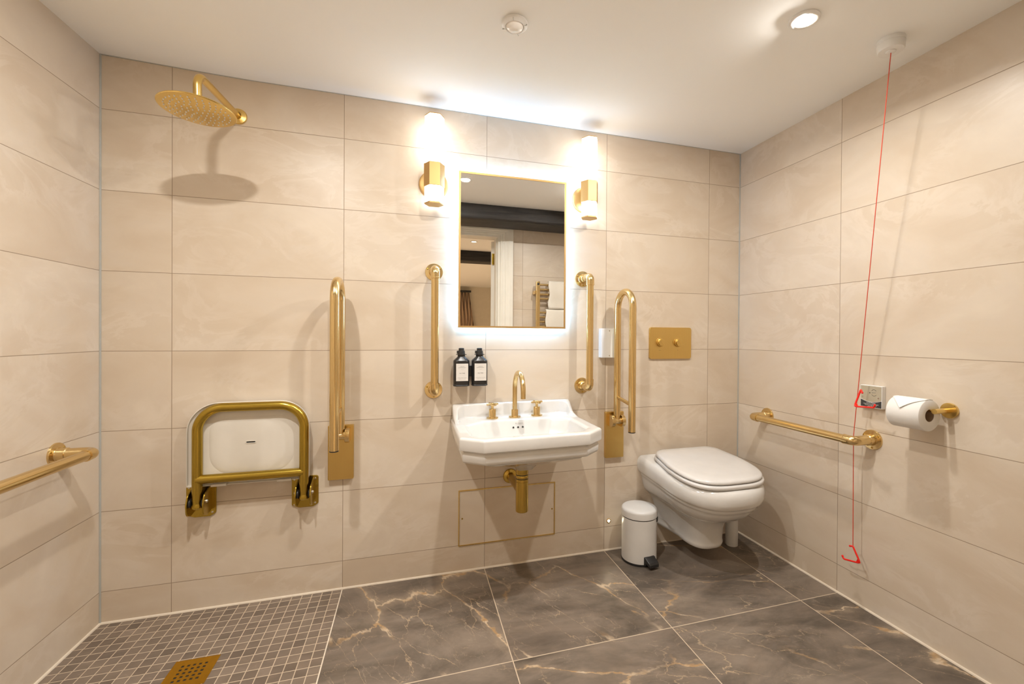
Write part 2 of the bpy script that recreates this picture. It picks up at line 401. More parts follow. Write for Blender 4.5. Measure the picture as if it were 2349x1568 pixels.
# ------------------------------------------------------------------ room behind the doorway (seen in the mirror)
H2 = 2.25; YB = -8.75
bm = bmesh.new(); box(bm, -2.5, 4.2, YB-.1, YB, 0, H2+.1); o = struct('wall_bedroom_far', bm, 'paint2')
bm = bmesh.new(); box(bm, -2.6, -2.5, YB, -DEEP-.14, 0, H2+.1); struct('wall_bedroom_left', bm, 'paint2')
bm = bmesh.new(); box(bm, 4.2, 4.3, YB, -DEEP-.14, 0, H2+.1); struct('wall_bedroom_right', bm, 'paint2')
bm = bmesh.new(); box(bm, -2.5, 4.2, YB, -DEEP-.14, H2, H2+.1); struct('ceiling_bedroom', bm, 'paint')
bm = bmesh.new(); box(bm, -2.5, 4.2, YB, -DEEP-.14, -.08, 0); struct('floor_bedroom', bm, 'carpet')
# door set: lining, architrave, leaf standing open into the far room, hinge
door = bpy.data.objects.new('door_1', None); C.objects.link(door); door['kind'] = 'structure'; door.location = (0, 0, 0)
bm = bmesh.new()
# moulded architrave swept round the opening: (distance out from the opening, projection)
aprof = [(0, .0), (0, .012), (.012, .014), (.016, .010), (.022, .012), (.040, .020), (.044, .016), (.050, .018), (.070, .028), (.078, .030), (.108, .030), (.112, .024), (.112, 0)]
secs = []
for fx, fz in ((-1, 0), (-1, 1), (1, 1), (1, 0)):
    secs.append([((DX0-o) if fx < 0 else (DX1+o), -DEEP+pr_, (DZ+o*.47) if fz else .0) for o, pr_ in aprof])
loft(bm, secs, True, True, True)
finish(bm, 'architrave', 'wood_white', door, smooth=False)
bm = bmesh.new(); box(bm, DX0, DX0+.022, -DEEP-.14, -DEEP+.002, 0, DZ); box(bm, DX1-.022, DX1, -DEEP-.14, -DEEP+.002, 0, DZ); box(bm, DX0+.022, DX1-.022, -DEEP-.14, -DEEP+.002, DZ-.022, DZ)
box(bm, DX1-.036, DX1-.022, -DEEP-.10, -DEEP-.03, 0, DZ-.022)
finish(bm, 'door_lining', 'wood_white', door, smooth=False)
bm = bmesh.new(); box(bm, -.040, 0, -.75, 0, .008, DZ-.03); lf = finish(bm, 'door_leaf', 'wood_white', door, smooth=False, bev=.002); lf.location = (DX1-.022, -1.992, 0); lf.rotation_euler = (0, 0, R(32))
bm = bmesh.new(); box(bm, DX1-.052, DX1-.016, -1.992, -1.984, 1.73, 1.83); lathe(bm, [(.006, 0), (.006, .1)], (DX1-.022, -1.984, 1.73), n=12)
finish(bm, 'door_hinge', 'brass_old', door)

def rough_beam(name, x0, x1, y0, y1, z0, z1, label, seed):
    rnd = random.Random(seed); bm = bmesh.new(); rings = []; n = 40
    sec = round_poly([(y0, z1), (y0, z0), (y1, z0), (y1, z1)], [.001, .022, .022, .001], 4)
    for i in range(n+1):
        x = x0+(x1-x0)*i/n; w1 = .0018*math.sin(i*.5+seed)+rnd.uniform(-.0014, .0014)
        ring = []
        for (yy, zz) in sec:
            d = 0 if zz > z1-.004 else w1+rnd.uniform(-.0012, .0012)
            ring.append((x, yy+(d if yy > (y0+y1)/2 else -d), zz+(d*.8 if zz < z0+.03 else 0)))
        rings.append(ring)
    loft(bm, rings); return tag(finish(bm, name, 'beam', ang=50), label, 'beam')
rough_beam('ceiling_beam', .01, W-.01, -1.72, -1.432, 1.992, H-.001, 'black oak ceiling beam over the bathroom doorway', 1)
rough_beam('ceiling_beam', -2.4, 4.1, -4.35, -4.10, 2.105, H2-.001, 'black oak ceiling beam in the room beyond the open door', 2)

# towel radiator on the near wall
rad = empty('towel_radiator', (2.172, -DEEP+.07, .75), 'brass ladder towel radiator on the wall beside the door, reflected in mirror', 'radiator')
RX0, RX1 = 0, .50
for x in (RX0, RX1):
    bm = bmesh.new(); box(bm, x, x+.034, -.016, .016, 0, .818); finish(bm, 'upright', 'brass', rad, bev=.004)
for zc in (.12, .16, .20, .24, .335, .375, .417, .46, .501, .543, .665, .705, .748, .790):
    bm = bmesh.new(); lathe(bm, [(.0095, 0), (.0095, RX1-.036)], (RX0+.035, 0, zc), (1, 0, 0), 16); finish(bm, 'rung', 'brass', rad)
for x, zc in ((-.014, .72), (-.014, .15)):
    bm = bmesh.new(); box(bm, x, x+.014, -.066, .004, zc-.016, zc+.016); finish(bm, 'wall_bracket', 'brass', rad, bev=.002)
bm = bmesh.new(); box(bm, .008, .026, .016, .021, .785, .803); finish(bm, 'control_button', 'black', rad, bev=.002)
def towel(x0, x1, ztop, zbot, ymid, lab, amp):
    bm = bmesh.new(); nx = 18
    prof = []
    for t in range(9): prof.append((-.016-.004*(t/8), zbot+.06+(ztop-.014-zbot-.06)*t/8))
    for t in range(1, 8): a = PI-PI*t/8; prof.append((.019*math.cos(a), ztop-.014+.016*math.sin(a)))
    for t in range(12): prof.append((.019+.006*math.sin(t*.5), ztop-.014-(ztop-.014-zbot)*t/11))
    outer = []
    for i in range(nx+1):
        x = x0+(x1-x0)*i/nx
        outer.append([(x+amp*.006*math.sin(z*40) if i in (0, nx) else x, ymid+y*1.0+amp*.003*math.sin(i*.9+z*9), z) for y, z in prof])
    vr = [[bm.verts.new(p) for p in r] for r in outer]
    for a, b in zip(vr, vr[1:]):
        for j in range(len(prof)-1): bm.faces.new((a[j], a[j+1], b[j+1], b[j]))
    o = finish(bm, 'hanging_towel', 'towel', ang=80); s = o.modifiers.new('s', 'SOLIDIFY'); s.thickness = .007; s.offset = 1
    tag(o, lab, 'towel')
towel(2.285, 2.645, 1.568, 1.324, -DEEP+.07, 'white towel hung over the top rungs of the towel radiator', 1)
towel(2.258, 2.645, 1.314, .96, -DEEP+.07, 'white towel hung lower down on the towel radiator, below the other one', 1)

# curtain and its rail at the far side of the bedroom
ct = empty('window_curtain', (1.60, YB+.12, 0), 'beige curtain with dark stripes in the far room, seen in the mirror', 'curtain')
bm = bmesh.new(); rings = []
for zz, sp in ((.05, 1.22), (1.2, 1.16), (2.10, 1.0)):
    rings.append([( .0+.84*sp*(i/60), .035*math.sin(i*1.15), zz) for i in range(61)])
loft(bm, rings, False, False, False); o = finish(bm, 'curtain_fabric', 'curtain', ct, ang=80); s = o.modifiers.new('s', 'SOLIDIFY'); s.thickness = .004
bm = bmesh.new(); box(bm, -.8, .88, -.03, .03, 2.105, 2.15); finish(bm, 'curtain_rail', 'black', ct)

# ------------------------------------------------------------------ ceiling fittings
def downlight(x, y, z, lab, watts, tilt=(0, 0), mat='lamp_lens'):
    d = empty('ceiling_downlight', (x, y, z), lab, 'light', 'recessed ceiling spotlights')
    bm = bmesh.new(); lathe(bm, [(.045, 0), (.045, -.0035), (.040, -.006), (.031, -.0055), (.029, .0)], n=48, cap=False)
    finish(bm, 'trim_ring', 'plastic', d)
    bm = bmesh.new(); lathe(bm, [(.029, -.001), (.0285, -.003), (.015, -.0042), (.0001, -.0046)], n=32, cap=False); lz = finish(bm, 'lamp_lens', mat, d); lz.rotation_euler = (tilt[0], tilt[1], 0)
    if watts:
        l = bpy.data.lights.new('downlight_lamp', 'AREA'); l.shape = 'DISK'; l.size = .05; l.energy = watts; l.color = DOWN_COL
        l2 = bpy.data.lights.new('downlight_beam', 'SPOT'); l2.energy = watts/DOWN_W*BEAM_W; l2.color = DOWN_COL; l2.spot_size = R(118); l2.spot_blend = 1.0; l2.shadow_soft_size = .024
        for nm, l_ in (('downlight_lamp', l), ('downlight_beam', l2)):      # frosted spread and the main beam of the same lamp
            lo = bpy.data.objects.new(nm, l_); C.objects.link(lo); lo.parent = d; lo.location = (0, 0, -.009); lo.rotation_euler = (tilt[0], tilt[1], 0)
    return d
downlight(2.311, -.916, H, 'lit recessed spotlight in the ceiling between the sensor and the pull-cord switch', DOWN_W*.82, (R(4), R(14)))
downlight(1.444, -.924, H, 'lit recessed spotlight whose reflection shows in the upper left of the mirror', DOWN_W*.82)
downlight(.625, -1.035, H, 'lit recessed spotlight in the ceiling above the shower seat', DOWN_W*1.08)
downlight(1.85, -3.5, H2, 'lit recessed spotlight in the ceiling of the far room', 0, mat='green_led')
l = bpy.data.lights.new('bedroom_lamp_and_fill', 'SPOT'); l.energy = ROOM2_W; l.color = (1, .80, .58); l.spot_size = R(100); l.spot_blend = .7; l.shadow_soft_size = .03
for xx, yy in ((1.85, -3.5), (-.6, -3.3), (3.3, -4.6), (0.2, -5.8), (2.2, -6.6), (1.2, -7.9), (-1.6, -7.2)):  # first sits at the fitting above; the others are added to brighten this room
    lo = bpy.data.objects.new('bedroom_lamp_and_fill', l); C.objects.link(lo); lo.location = (xx, yy, H2-.03)

sn = empty('ceiling_sensor', (1.429, -.628, H), 'round white presence sensor with a glossy dome on the ceiling', 'sensor')
bm = bmesh.new(); lathe(bm, [(.041, .0), (.043, -.003), (.042, -.009), (.036, -.014), (.031, -.015), (.029, -.012)], n=56, cap=False); finish(bm, 'sensor_ring', 'plastic', sn)
bm = bmesh.new(); lathe(bm, [(.0295, -.008), (.0285, -.013), (.025, -.0185), (.017, -.023), (.008, -.025), (.0001, -.0255)], n=48, cap=False); finish(bm, 'sensor_lens', 'lens', sn)
for a in (60, 150, 250, 330):
    bm = bmesh.new(); box(bm, .032, .0418, -.0006, .0006, -.0148, -.011); o = finish(bm, 'sensor_tab', 'silicone', sn); o.rotation_euler = (0, 0, R(a))

sw = empty('pull_cord_switch', (2.678, -.925, H), 'round white pull switch on the ceiling holding the red cord', 'switch')
bm = bmesh.new(); lathe(bm, [(.0400, 0), (.0405, -.012), (.0395, -.013), (.0400, -.014), (.0385, -.034), (.036, -.038), (.015, -.0385), (.0148, -.041), (.0115, -.0432), (.0001, -.0432)], n=56, cap=False)
finish(bm, 'switch_body', 'plastic', sw)
# the cord runs down behind the right hand rail and hangs to near the floor
pc = empty('emergency_pull_cord', (2.678, -.925, H-.043), 'thin red alarm cord with two triangles hanging from the ceiling beside the right wall', 'cord')
bar_pt = Vector((2.806, -.711, .690)); top_pt = Vector((2.678, -.925, H-.043)); low_pt = Vector((2.806, -.7135, .2575))
o0 = top_pt
path = [Vector((0, 0, 0)), (top_pt.lerp(bar_pt, .5)-o0), bar_pt+Vector((0, 0, .012))-o0, bar_pt-Vector((0, 0, .03))-o0, low_pt-o0]
bm = bmesh.new(); sweep(bm, fillet_path(path, [0, .05, .02]), .00135, 8); finish(bm, 'cord', 'cord', pc)
def tri(apex, verts, hookv, endv, lab):
    a, c, e = [Vector(v)-o0 for v in (apex, verts[0], verts[1])]
    h = Vector(hookv)-o0; en = Vector(endv)-o0
    bm = bmesh.new(); pth = fillet_path([h, a, c, e, en], [.0035, .008, .006], 6); sweep(bm, pth, .0034, 12); 
    lathe(bm, [(.0001, -.0042), (.003, -.003), (.0042, 0), (.003, .003), (.0001, .0042)], h, (0, 0, 1), 12, False)
    lathe(bm, [(.0001, -.0045), (.0033, -.003), (.0045, 0), (.0033, .003), (.0001, .0045)], en, (0, 0, 1), 12, False)
    # web in the acute corner
    d1 = (a-c).normalized()*.018; d2 = (e-c).normalized()*.018; nrm = d1.cross(d2).normalized()*.0022
    vs = [bm.verts.new(c+v+s) for s in (nrm, -nrm) for v in (Vector((0,0,0)), d1, d2)]
    for f in ((0,1,2),(5,4,3),(0,3,4,1),(1,4,5,2),(2,5,3,0)): bm.faces.new([vs[i] for i in f])
    finish(bm, 'pull_triangle', 'red', pc)
tri((2.786, -.7535, .889), ((2.770, -.7405, .822), (2.752, -.828, .832)), (2.771, -.770, .879), (2.752, -.8318, .8415), '')
tri(low_pt, ((2.806, -.744, .2045), (2.806, -.676, .188)), low_pt+Vector((-.002, .0105, -.0035)), (2.806, -.6705, .1975), '')

# ------------------------------------------------------------------ shower head
sh = empty('rain_shower', (.445, 0, 1.955), 'round brass rainfall shower head on an arm from the back wall', 'shower')
bm = bmesh.new(); lathe(bm, [(.030, 0), (.031, .004), (.029, .009), (.014, .012), (.013, .02)], (0, 0, 0), (0, -1, 0), 40, False); finish(bm, 'wall_flange', 'brass_shower', sh)
bm = bmesh.new(); sweep(bm, fillet_path([(0, -.004, 0), (0, -.352, -.027), (0, -.348, -.120)], [.042], 12), .0118, 24); finish(bm, 'shower_arm', 'brass_shower', sh)
bm = bmesh.new(); lathe(bm, [(.0135, 0), (.0135, -.016), (.018, -.024), (.022, -.028)], (0, -.348, -.110), (0, 0, 1), 28, False); finish(bm, 'swivel_collar', 'brass_shower', sh)
HC = Vector((0, -.347, -.1430)); tiltm = Matrix.Rotation(R(.6), 3, 'Y') @ Matrix.Rotation(R(-2.4), 3, 'X')
ax = tiltm @ Vector((0, 0, 1))
bm = bmesh.new(); lathe(bm, [(.0001, .008), (.030, .007), (.096, .004), (.1035, .0015), (.1045, -.001), (.103, -.003), (.101, -.0035), (.0001, -.0035)], HC, ax, 72, False)
hd = finish(bm, 'spray_plate', 'brass_shower', sh)
xa, ya = frame_for(ax)
bm = bmesh.new()
for rr, cnt in ((.086, 30), (.071, 25), (.056, 20), (.041, 14), (.027, 9), (.013, 4)):
    for k in range(cnt):
        a = 2*PI*k/cnt+rr*40; c = HC+(xa*math.cos(a)+ya*math.sin(a))*rr-ax*.0033
        lathe(bm, [(.0023, 0), (.0019, -.0035), (.0001, -.004)], c, ax, 8, False)
o = finish(bm, 'nozzles', 'plastic', hd); o['kind'] = 'stuff'

# ------------------------------------------------------------------ grab bars
def flange(parent, org, d, r=.039):
    org = Vector(org); d = Vector(d)
    bm = bmesh.new(); lathe(bm, [(r, 0), (r, .003), (r*.97, .0055), (.023, .007), (.0215, .010), (.0212, .030), (.0185, .032)], org, d, 48, False)
    f = finish(bm, 'wall_flange', 'brass', parent)
    x, y = frame_for(d)
    for k in range(3):
        a = 2*PI*k/3+.6; bm = bmesh.new(); c = org+d*.0052+(x*math.cos(a)+y*math.sin(a))*.031
        lathe(bm, [(.0042, 0), (.0040, .0014), (.0028, .0022), (.0001, .0023)], c, d, 14, False); finish(bm, 'screw', 'brass_waste', f)
def grab_bar(name, p0, d, along, ln, lab, matn, OFF=.100):
    p0 = Vector(p0); d = Vector(d); al = Vector(along)
    g = empty(name, p0, lab, 'grab bar', 'straight brass grab bars')
    for s, off in ((1, 0), (-1, ln)):
        b = al*off; flange(g, b, d)
        bm = bmesh.new(); sweep(bm, fillet_path([b+d*.02, b+d*OFF, b+d*OFF+al*s*.040], [.020], 8), .0188, 28, True)
        # thin lip ring at the socket end
        lathe(bm, [(.0188, -.006), (.0196, -.005), (.0196, .0005), (.0165, .001)], b+d*OFF+al*s*.040, al*s, 28, False)
        finish(bm, 'elbow', 'brass', g)
    bm = bmesh.new(); sweep(bm, [al*.03+d*OFF, al*(ln-.03)+d*OFF], .0165, 28); finish(bm, 'bar', matn, g)
    return g
grab_bar('grab_bar', (1.2075, 0, .8425), (0, -1, 0), (0, 0, 1), .528, 'upright brass grab bar on the left of the mirror, above the black bottles', 'brass_z')
grab_bar('grab_bar', (1.925, 0, .8425), (0, -1, 0), (0, 0, 1), .528, 'upright brass grab bar on the right of the mirror, beside the white box', 'brass_z')
grab_bar('grab_bar', (W, -.7425, .687), (-1, 0, 0), (0, 1, 0), .530, 'level brass grab bar on the right wall beside the toilet', 'brass_y', .098)
grab_bar('grab_bar', (0, -.739, .690), (1, 0, 0), (0, 1, 0), .530, 'level brass grab bar on the left wall, cut off by the edge of the picture', 'brass_y')

# fold-up rails
def fold_rail(px, plate_cx, z0, z1, lab, lean=0.0):
    g = empty('fold_up_support_rail', (plate_cx, 0, z0), lab, 'support rail', 'hinged brass support rails folded up against the wall')
    bm = bmesh.new(); prism(bm, round_poly([(-.05, 0), (.05, 0), (.05, z1-z0), (-.05, z1-z0)], .004, 4), lambda u, v: Vector((u, -.0005, v)), lambda u, v: Vector((u, -.020, v)))
    finish(bm, 'mounting_plate', 'brass_plate', g, bev=.0015)
    zh = .667-z0; yh = -.052; x = px-plate_cx
    # cheeks either side of the hinge
    for s in (-1, 1):
        bm = bmesh.new(); c0 = x+s*.027; prof = []
        for k in range(25):
            a = -PI/2-PI*k/24; prof.append((yh+.029*math.cos(a)*1.0, zh+.029*math.sin(a)))
        poly = [(-.018, zh-.029)]+[(yh-.029*math.sin(PI*k/24), zh-.029*math.cos(PI*k/24)) for k in range(25)]+[(-.018, zh+.029)]
        a0, a1 = c0-.0085, c0+.0085
        prism(bm, poly, lambda u, v: Vector((a0, u, v)), lambda u, v: Vector((a1, u, v)))
        finish(bm, 'hinge_cheek', 'brass', g, bev=.0015)
    bm = bmesh.new(); lathe(bm, [(.0165, 0), (.0175, .003), (.0165, .010), (.0165, .028), (.0175, .035), (.0165, .038)], (x-.019, yh, zh), (1, 0, 0), 32); finish(bm, 'hinge_barrel', 'brass', g)
    top = 1.318-.017-z0; yr, yf = -.050, -.204; rad = .077
    pts = [(x, yr, zh+.010), (x, yr, top), (x+lean, yf, top), (x+lean, yf, .645-z0)]
    path = fillet_path(pts, [rad-.0005, rad-.0005], 16)
    bm = bmesh.new(); sweep(bm, path, .0168, 28); finish(bm, 'rail_tube', 'brass_z', g)
    bm = bmesh.new(); sweep(bm, [(x, yr, .786-z0), (x+lean, yf, .768-z0)], .0085, 20); finish(bm, 'cross_brace', 'brass', g)
    bm = bmesh.new(); lathe(bm, [(.0160, 0), (.0168, -.0006), (.0166, -.004), (.014, -.005)], (x+lean, yf, .645-z0), (0, 0, 1), 28); finish(bm, 'end_cap', 'black', g)
    return g
fold_rail(.830, .8275, .475, .705, 'hinged brass support rail folded upright between the shower seat and the basin')
fold_rail(2.095, 2.0985, .475, .707, 'hinged brass support rail folded upright between the basin and the toilet')

# ------------------------------------------------------------------ shower seat
st = empty('folding_shower_seat', (.508, 0, .373), 'folded white shower seat in an aged brass frame on the shower wall', 'shower seat')
ox, oz = .508, .373
YT = -.055
xl, xr, ztop, zc, zb = .329-ox, .6955-ox, .803-oz, .5305-oz, .428-oz
bm = bmesh.new(); sweep(bm, fillet_path([(xl, YT, zb), (xl, YT, ztop), (xr, YT, ztop), (xr, YT, zb)], [.088, .088], 16), .0172, 28)
# flattened shoe at the foot of each leg
for x in (xl, xr): lathe(bm, [(.0172, .012), (.0205, .002), (.0205, -.004), (.016, -.008)], (x, YT, zb), (0, 0, 1), 28)
finish(bm, 'frame_tube', 'brass_old', st)
bm = bmesh.new(); sweep(bm, [(xl, YT-.002, zc), (xr, YT-.002, zc)], .0168, 28); finish(bm, 'cross_tube', 'brass_old', st)
px0, px1, pz0, pz1 = .2885-ox, .711-ox, .4985-oz, .8215-oz
def padring(y, ins, dish=0):
    return [(u, y, v) for u, v in round_poly([(px0+ins, pz0+ins), (px1-ins, pz0+ins), (px1-ins, pz1-ins), (px0+ins, pz1-ins)], [.004, .004, .112-ins, .112-ins], 14)]
bm = bmesh.new()
loft(bm, [padring(-.044, .0), padring(-.0455, .0012), padring(-.0455, .0030), padring(-.036, .0045), padring(-.034, .02),
          padring(-.034, .060)], True, False, True)
loft(bm, [padring(-.044, .0), padring(-.020, .002), padring(-.016, .012), padring(-.013, .10)], True, False, True)
pad = finish(bm, 'seat_pad', 'pad', st, ang=45)
# shallow raised dish in the underside and the drain slot
bm = bmesh.new()
def dish(y, sc_):
    cx_, cz_ = 0, (pz0+pz1)/2-.012
    return [(cx_+sc_*u, y, cz_+sc_*v) for u, v in round_poly([(-.150, -.115), (.150, -.115), (.150, .115), (-.150, .115)], [.085, .085, .060, .060], 12)]
loft(bm, [dish(-.0335, 1.0), dish(-.0350, .96), dish(-.0366, .88), dish(-.0380, .70), dish(-.0388, .3)], True, False, True)
finish(bm, 'seat_dish', 'pad', pad, ang=60)
bm = bmesh.new(); sx0, sz0 = .5025-ox, .6595-oz
def slot(y, h, r_): return [(sx0+u, y, sz0+v) for u, v in round_poly([(-h, -r_), (h, -r_), (h, r_), (-h, r_)], r_*.98, 6)]
loft(bm, [slot(-.0385, .0185, .0052), slot(-.0410, .0178, .0046), slot(-.0405, .0160, .0030), slot(-.039, .0155, .0026)], True, False, False); finish(bm, 'slot_rim', 'pad', pad)
bm = bmesh.new(); loft(bm, [slot(-.0392, .0155, .0028), slot(-.0388, .0155, .0028)]); finish(bm, 'drain_slot', 'dark', pad)
for cx_ in (-.11, .115):
    bm = bmesh.new(); box(bm, cx_-.026, cx_+.026, -.053, -.040, pz0-.002, pz0+.007); finish(bm, 'pad_clip', 'pad', st, bev=.0015)
for cx_, pcx in ((.323-ox, xl), (.690-ox, xr)):
    b = bmesh.new(); z0_, z1_ = .368-oz, .498-oz
    prism(b, round_poly([(cx_-.050, z0_+.010), (cx_-.022, z0_), (cx_+.030, z0_), (cx_+.050, z0_+.012), (cx_+.050, z1_), (cx_-.050, z1_)], .010, 5),
          lambda u, v: Vector((u, -.0005, v)), lambda u, v: Vector((u, -.006, v)))
    br = finish(b, 'wall_bracket', 'brass_old', st, bev=.001)
    for s in (-1, 1):
        b = bmesh.new(); c0 = pcx+s*.0270
        poly = round_poly([(-.004, .396-oz), (-.044, .388-oz), (-.074, .398-oz), (-.080, .440-oz), (-.068, .474-oz), (-.022, .490-oz), (-.004, .493-oz)], [.002, .018, .022, .024, .020, .012, .002], 6)
        a0, a1 = c0-.0025, c0+.0025
        prism(b, poly, lambda u, v: Vector((a0, u, v)), lambda u, v: Vector((a1, u, v))); finish(b, 'bracket_ear', 'brass_old', br, bev=.001)
        b = bmesh.new(); lathe(b, [(.0155, 0), (.0170, .002), (.0165, .005), (.013, .0075)], (pcx+s*.0243, YT, .441-oz), (-s, 0, 0), 28); finish(b, 'bushing', 'black', br)
        b = bmesh.new(); lathe(b, [(.0068, 0), (.0066, .003), (.0045, .0058), (.0001, .0068)], (c0+s*.0025, YT, .446-oz), (s, 0, 0), 18); finish(b, 'pivot_bolt', 'steel', br)
    for dx, dz in ((-.040, .013), (.038, .016), (.038, .118), (-.040, .118)):
        b = bmesh.new(); lathe(b, [(.0042, 0), (.0038, .0015), (.0001, .002)], (cx_+dx, -.006, z0_+dz), (0, -1, 0), 14); finish(b, 'screw', 'steel', br)

# ------------------------------------------------------------------ mirror with its backlight
MX0, MX1, MZ0, MZ1 = 1.3125, 1.8255, 1.1225, 1.828
mr = empty('backlit_mirror', (MX0, 0, MZ0), 'rectangular wall mirror in a thin brass frame with a cool glow behind it', 'mirror')
mw, mh = MX1-MX0, MZ1-MZ0
def rectring(bm, x0, x1, z0, z1, t, y0, y1):
    o_ = [(x0, z0), (x1, z0), (x1, z1), (x0, z1)]; i_ = [(x0+t, z0+t), (x1-t, z0+t), (x1-t, z1-t), (x0+t, z1-t)]
    vo = [[bm.verts.new((u, y, v)) for u, v in o_] for y in (y0, y1)]; vi = [[bm.verts.new((u, y, v)) for u, v in i_] for y in (y0, y1)]
    for k in range(4):
        j = (k+1) % 4
        bm.faces.new((vo[0][k], vo[0][j], vo[1][j], vo[1][k])); bm.faces.new((vi[0][j], vi[0][k], vi[1][k], vi[1][j]))
        bm.faces.new((vo[1][k], vo[1][j], vi[1][j], vi[1][k])); bm.faces.new((vo[0][j], vo[0][k], vi[0][k], vi[0][j]))
bm = bmesh.new(); rectring(bm, 0, mw, 0, mh, .0085, -.020, -.0345); finish(bm, 'mirror_frame', 'brass_satin', mr, smooth=False)
bm = bmesh.new(); box(bm, .005, mw-.005, -.0325, -.028, .005, mh-.005); finish(bm, 'mirror_glass', 'mirror', mr, smooth=False)
bm = bmesh.new(); box(bm, .018, mw-.018, -.0275, -.001, .018, mh-.018); finish(bm, 'mirror_back', 'plastic', mr, smooth=False)
bm = bmesh.new(); rectring(bm, .010, mw-.010, .010, mh-.010, .006, -.008, -.0195); finish(bm, 'led_strip', 'led', mr, smooth=False)

# ------------------------------------------------------------------ wall lights
def hexring(r, z, y0=-.066): return [(r*math.cos(PI/3*k), y0+r*math.sin(PI/3*k), z) for k in range(6)]
def sconce(x, lab):
    g = empty('wall_light', (x, 0, 1.655), lab, 'wall light', 'hexagonal opal wall lights')
    bm = bmesh.new(); lathe(bm, [(.0640, 0), (.0645, .004), (.062, .012), (.055, .016), (.0001, .017)], (0, 0, .105), (0, -1, 0), 56, False); finish(bm, 'wall_plate', 'brass_satin', g)
    for nm, z0, z1, r, mt in (('upper_shade', .172, .380, .0405, 'glass_lamp'), ('lower_shade', .006, .078, .0405, 'glass_lamp')):
        bm = bmesh.new(); loft(bm, [hexring(r-.001, z0), hexring(r, z0+.001), hexring(r, z1-.001), hexring(r-.001, z1)]); finish(bm, nm, mt, g, smooth=False)
    bm = bmesh.new(); loft(bm, [hexring(.0425, .075), hexring(.0440, .0765), hexring(.0440, .1735), hexring(.0425, .175)]); finish(bm, 'centre_band', 'brass_satin', g, smooth=False)
    bm = bmesh.new(); box(bm, -.022, .022, -.045, -.010, .085, .128); finish(bm, 'arm', 'brass_satin', g, smooth=False)
    bm = bmesh.new(); loft(bm, [hexring(.0415, .380), hexring(.0415, .3835)]); finish(bm, 'top_cap', 'brass_satin', g, smooth=False)
    bm = bmesh.new(); loft(bm, [hexring(.0415, .0), hexring(.0415, .006)]); bmesh.ops.translate(bm, verts=bm.verts, vec=(0, 0, 0)); finish(bm, 'bottom_cap', 'brass_satin', g, smooth=False)
sconce(1.2032, 'lit brass and opal wall light on the left of the mirror')
sconce(1.9310, 'lit brass and opal wall light on the right of the mirror')

# ------------------------------------------------------------------ small wall things
# soap dispensers
def dispenser(x, lab, line):
    g = empty('soap_dispenser', (x, -.040, .861), lab, 'soap dispenser', 'black bottles of fig tree soap and lotion')
    # flattened bottle: loft of rounded rectangles
    def ring(z, hw, hd, r): return [(u, v, z) for u, v in round_poly([(-hw, -hd), (hw, -hd), (hw, hd), (-hw, hd)], r, 6)]
    bm = bmesh.new()
    loft(bm, [ring(.003, .033, .026, .02), ring(.0, .035, .028, .02), ring(.004, .0365, .0295, .018), ring(.007, .0350, .028, .018), ring(.010, .0350, .028, .018), ring(.110, .0350, .028, .018),
              ring(.115, .0335, .0265, .018), ring(.130, .0175, .0155, .013), ring(.134, .0155, .0150, .0145)])
    finish(bm, 'bottle', 'bottle', g, ang=40)
    bm = bmesh.new(); lathe(bm, [(.0155, .132), (.0165, .134), (.0165, .1395), (.0235, .140), (.0235, .1422), (.0168, .1426), (.0150, .1570), (.0142, .1575), (.0125, .1580), (.0120, .1685), (.0095, .1698), (.0060, .1680), (.0001, .1680)], n=32, cap=False); 
    box(bm, -.020, -.013, -.006, .006, .145, .1575)
    finish(bm, 'pump_cap', 'black', g)
    bm = bmesh.new(); box(bm, -.0255, .0275, -.0288, -.0278, .024, .101); lb = finish(bm, 'label', 'label', g, smooth=False)
    y = -.0289
    for s_, z_, sz, mt, sp in (('URBAN', .0880, .0042, 'ink', 1.5), ('APOTHECARY', .0830, .0042, 'ink', 1.35), ('LONDON', .0745, .0022, 'ink_grey', 1.3), ('FIG TREE', .0580, .0058, 'ink', 1.1), (line, .0380, .0036, 'ink_grey', 1.1), ('300ML / 10.1 FL OZ', .0325, .0032, 'ink_grey', 1.1)):
        text(lb, 'writing', s_, sz, (.001, y, z_), ROT_BACK, mt, space=sp)
    return g
dispenser(1.3270, 'black soap bottle with a cream label, left one of the pair above the basin', 'HAND & BODY WASH')
dispenser(1.4085, 'black lotion bottle with a cream label, right one of the pair above the basin', 'HAND & BODY LOTION')
bm = bmesh.new(); box(bm, 1.300, 1.440, -.0125, -.0005, .900, .925); box(bm, 1.357, 1.3795, -.030, -.010, .905, .950)
tag(finish(bm, 'bottle_holder', 'black', bev=.002), 'black wall bracket behind and between the two black bottles', 'bracket')

# sounder box
sb = empty('alarm_sounder', (2.0155, 0, .981), 'white plastic box on the wall half hidden behind the right fold-up rail', 'alarm box')
bm = bmesh.new(); rings = []
prof = [(0, 0), (0, -.024), (.004, -.030), (.012, -.033), (.042, -.036), (.072, -.033), (.080, -.030), (.084, -.024), (.084, 0)]
loft(bm, [[(u, v, 0) for u, v in prof], [(u, v, .145) for u, v in prof]]); finish(bm, 'sounder_body', 'plastic', sb, ang=30, bev=.001)
for z_ in (.010, .134):
    bm = bmesh.new(); lathe(bm, [(.003, 0), (.0028, .001), (.0001, .0012)], (.042, -.0358, z_), (0, -1, 0), 12); finish(bm, 'screw', 'steel', sb)

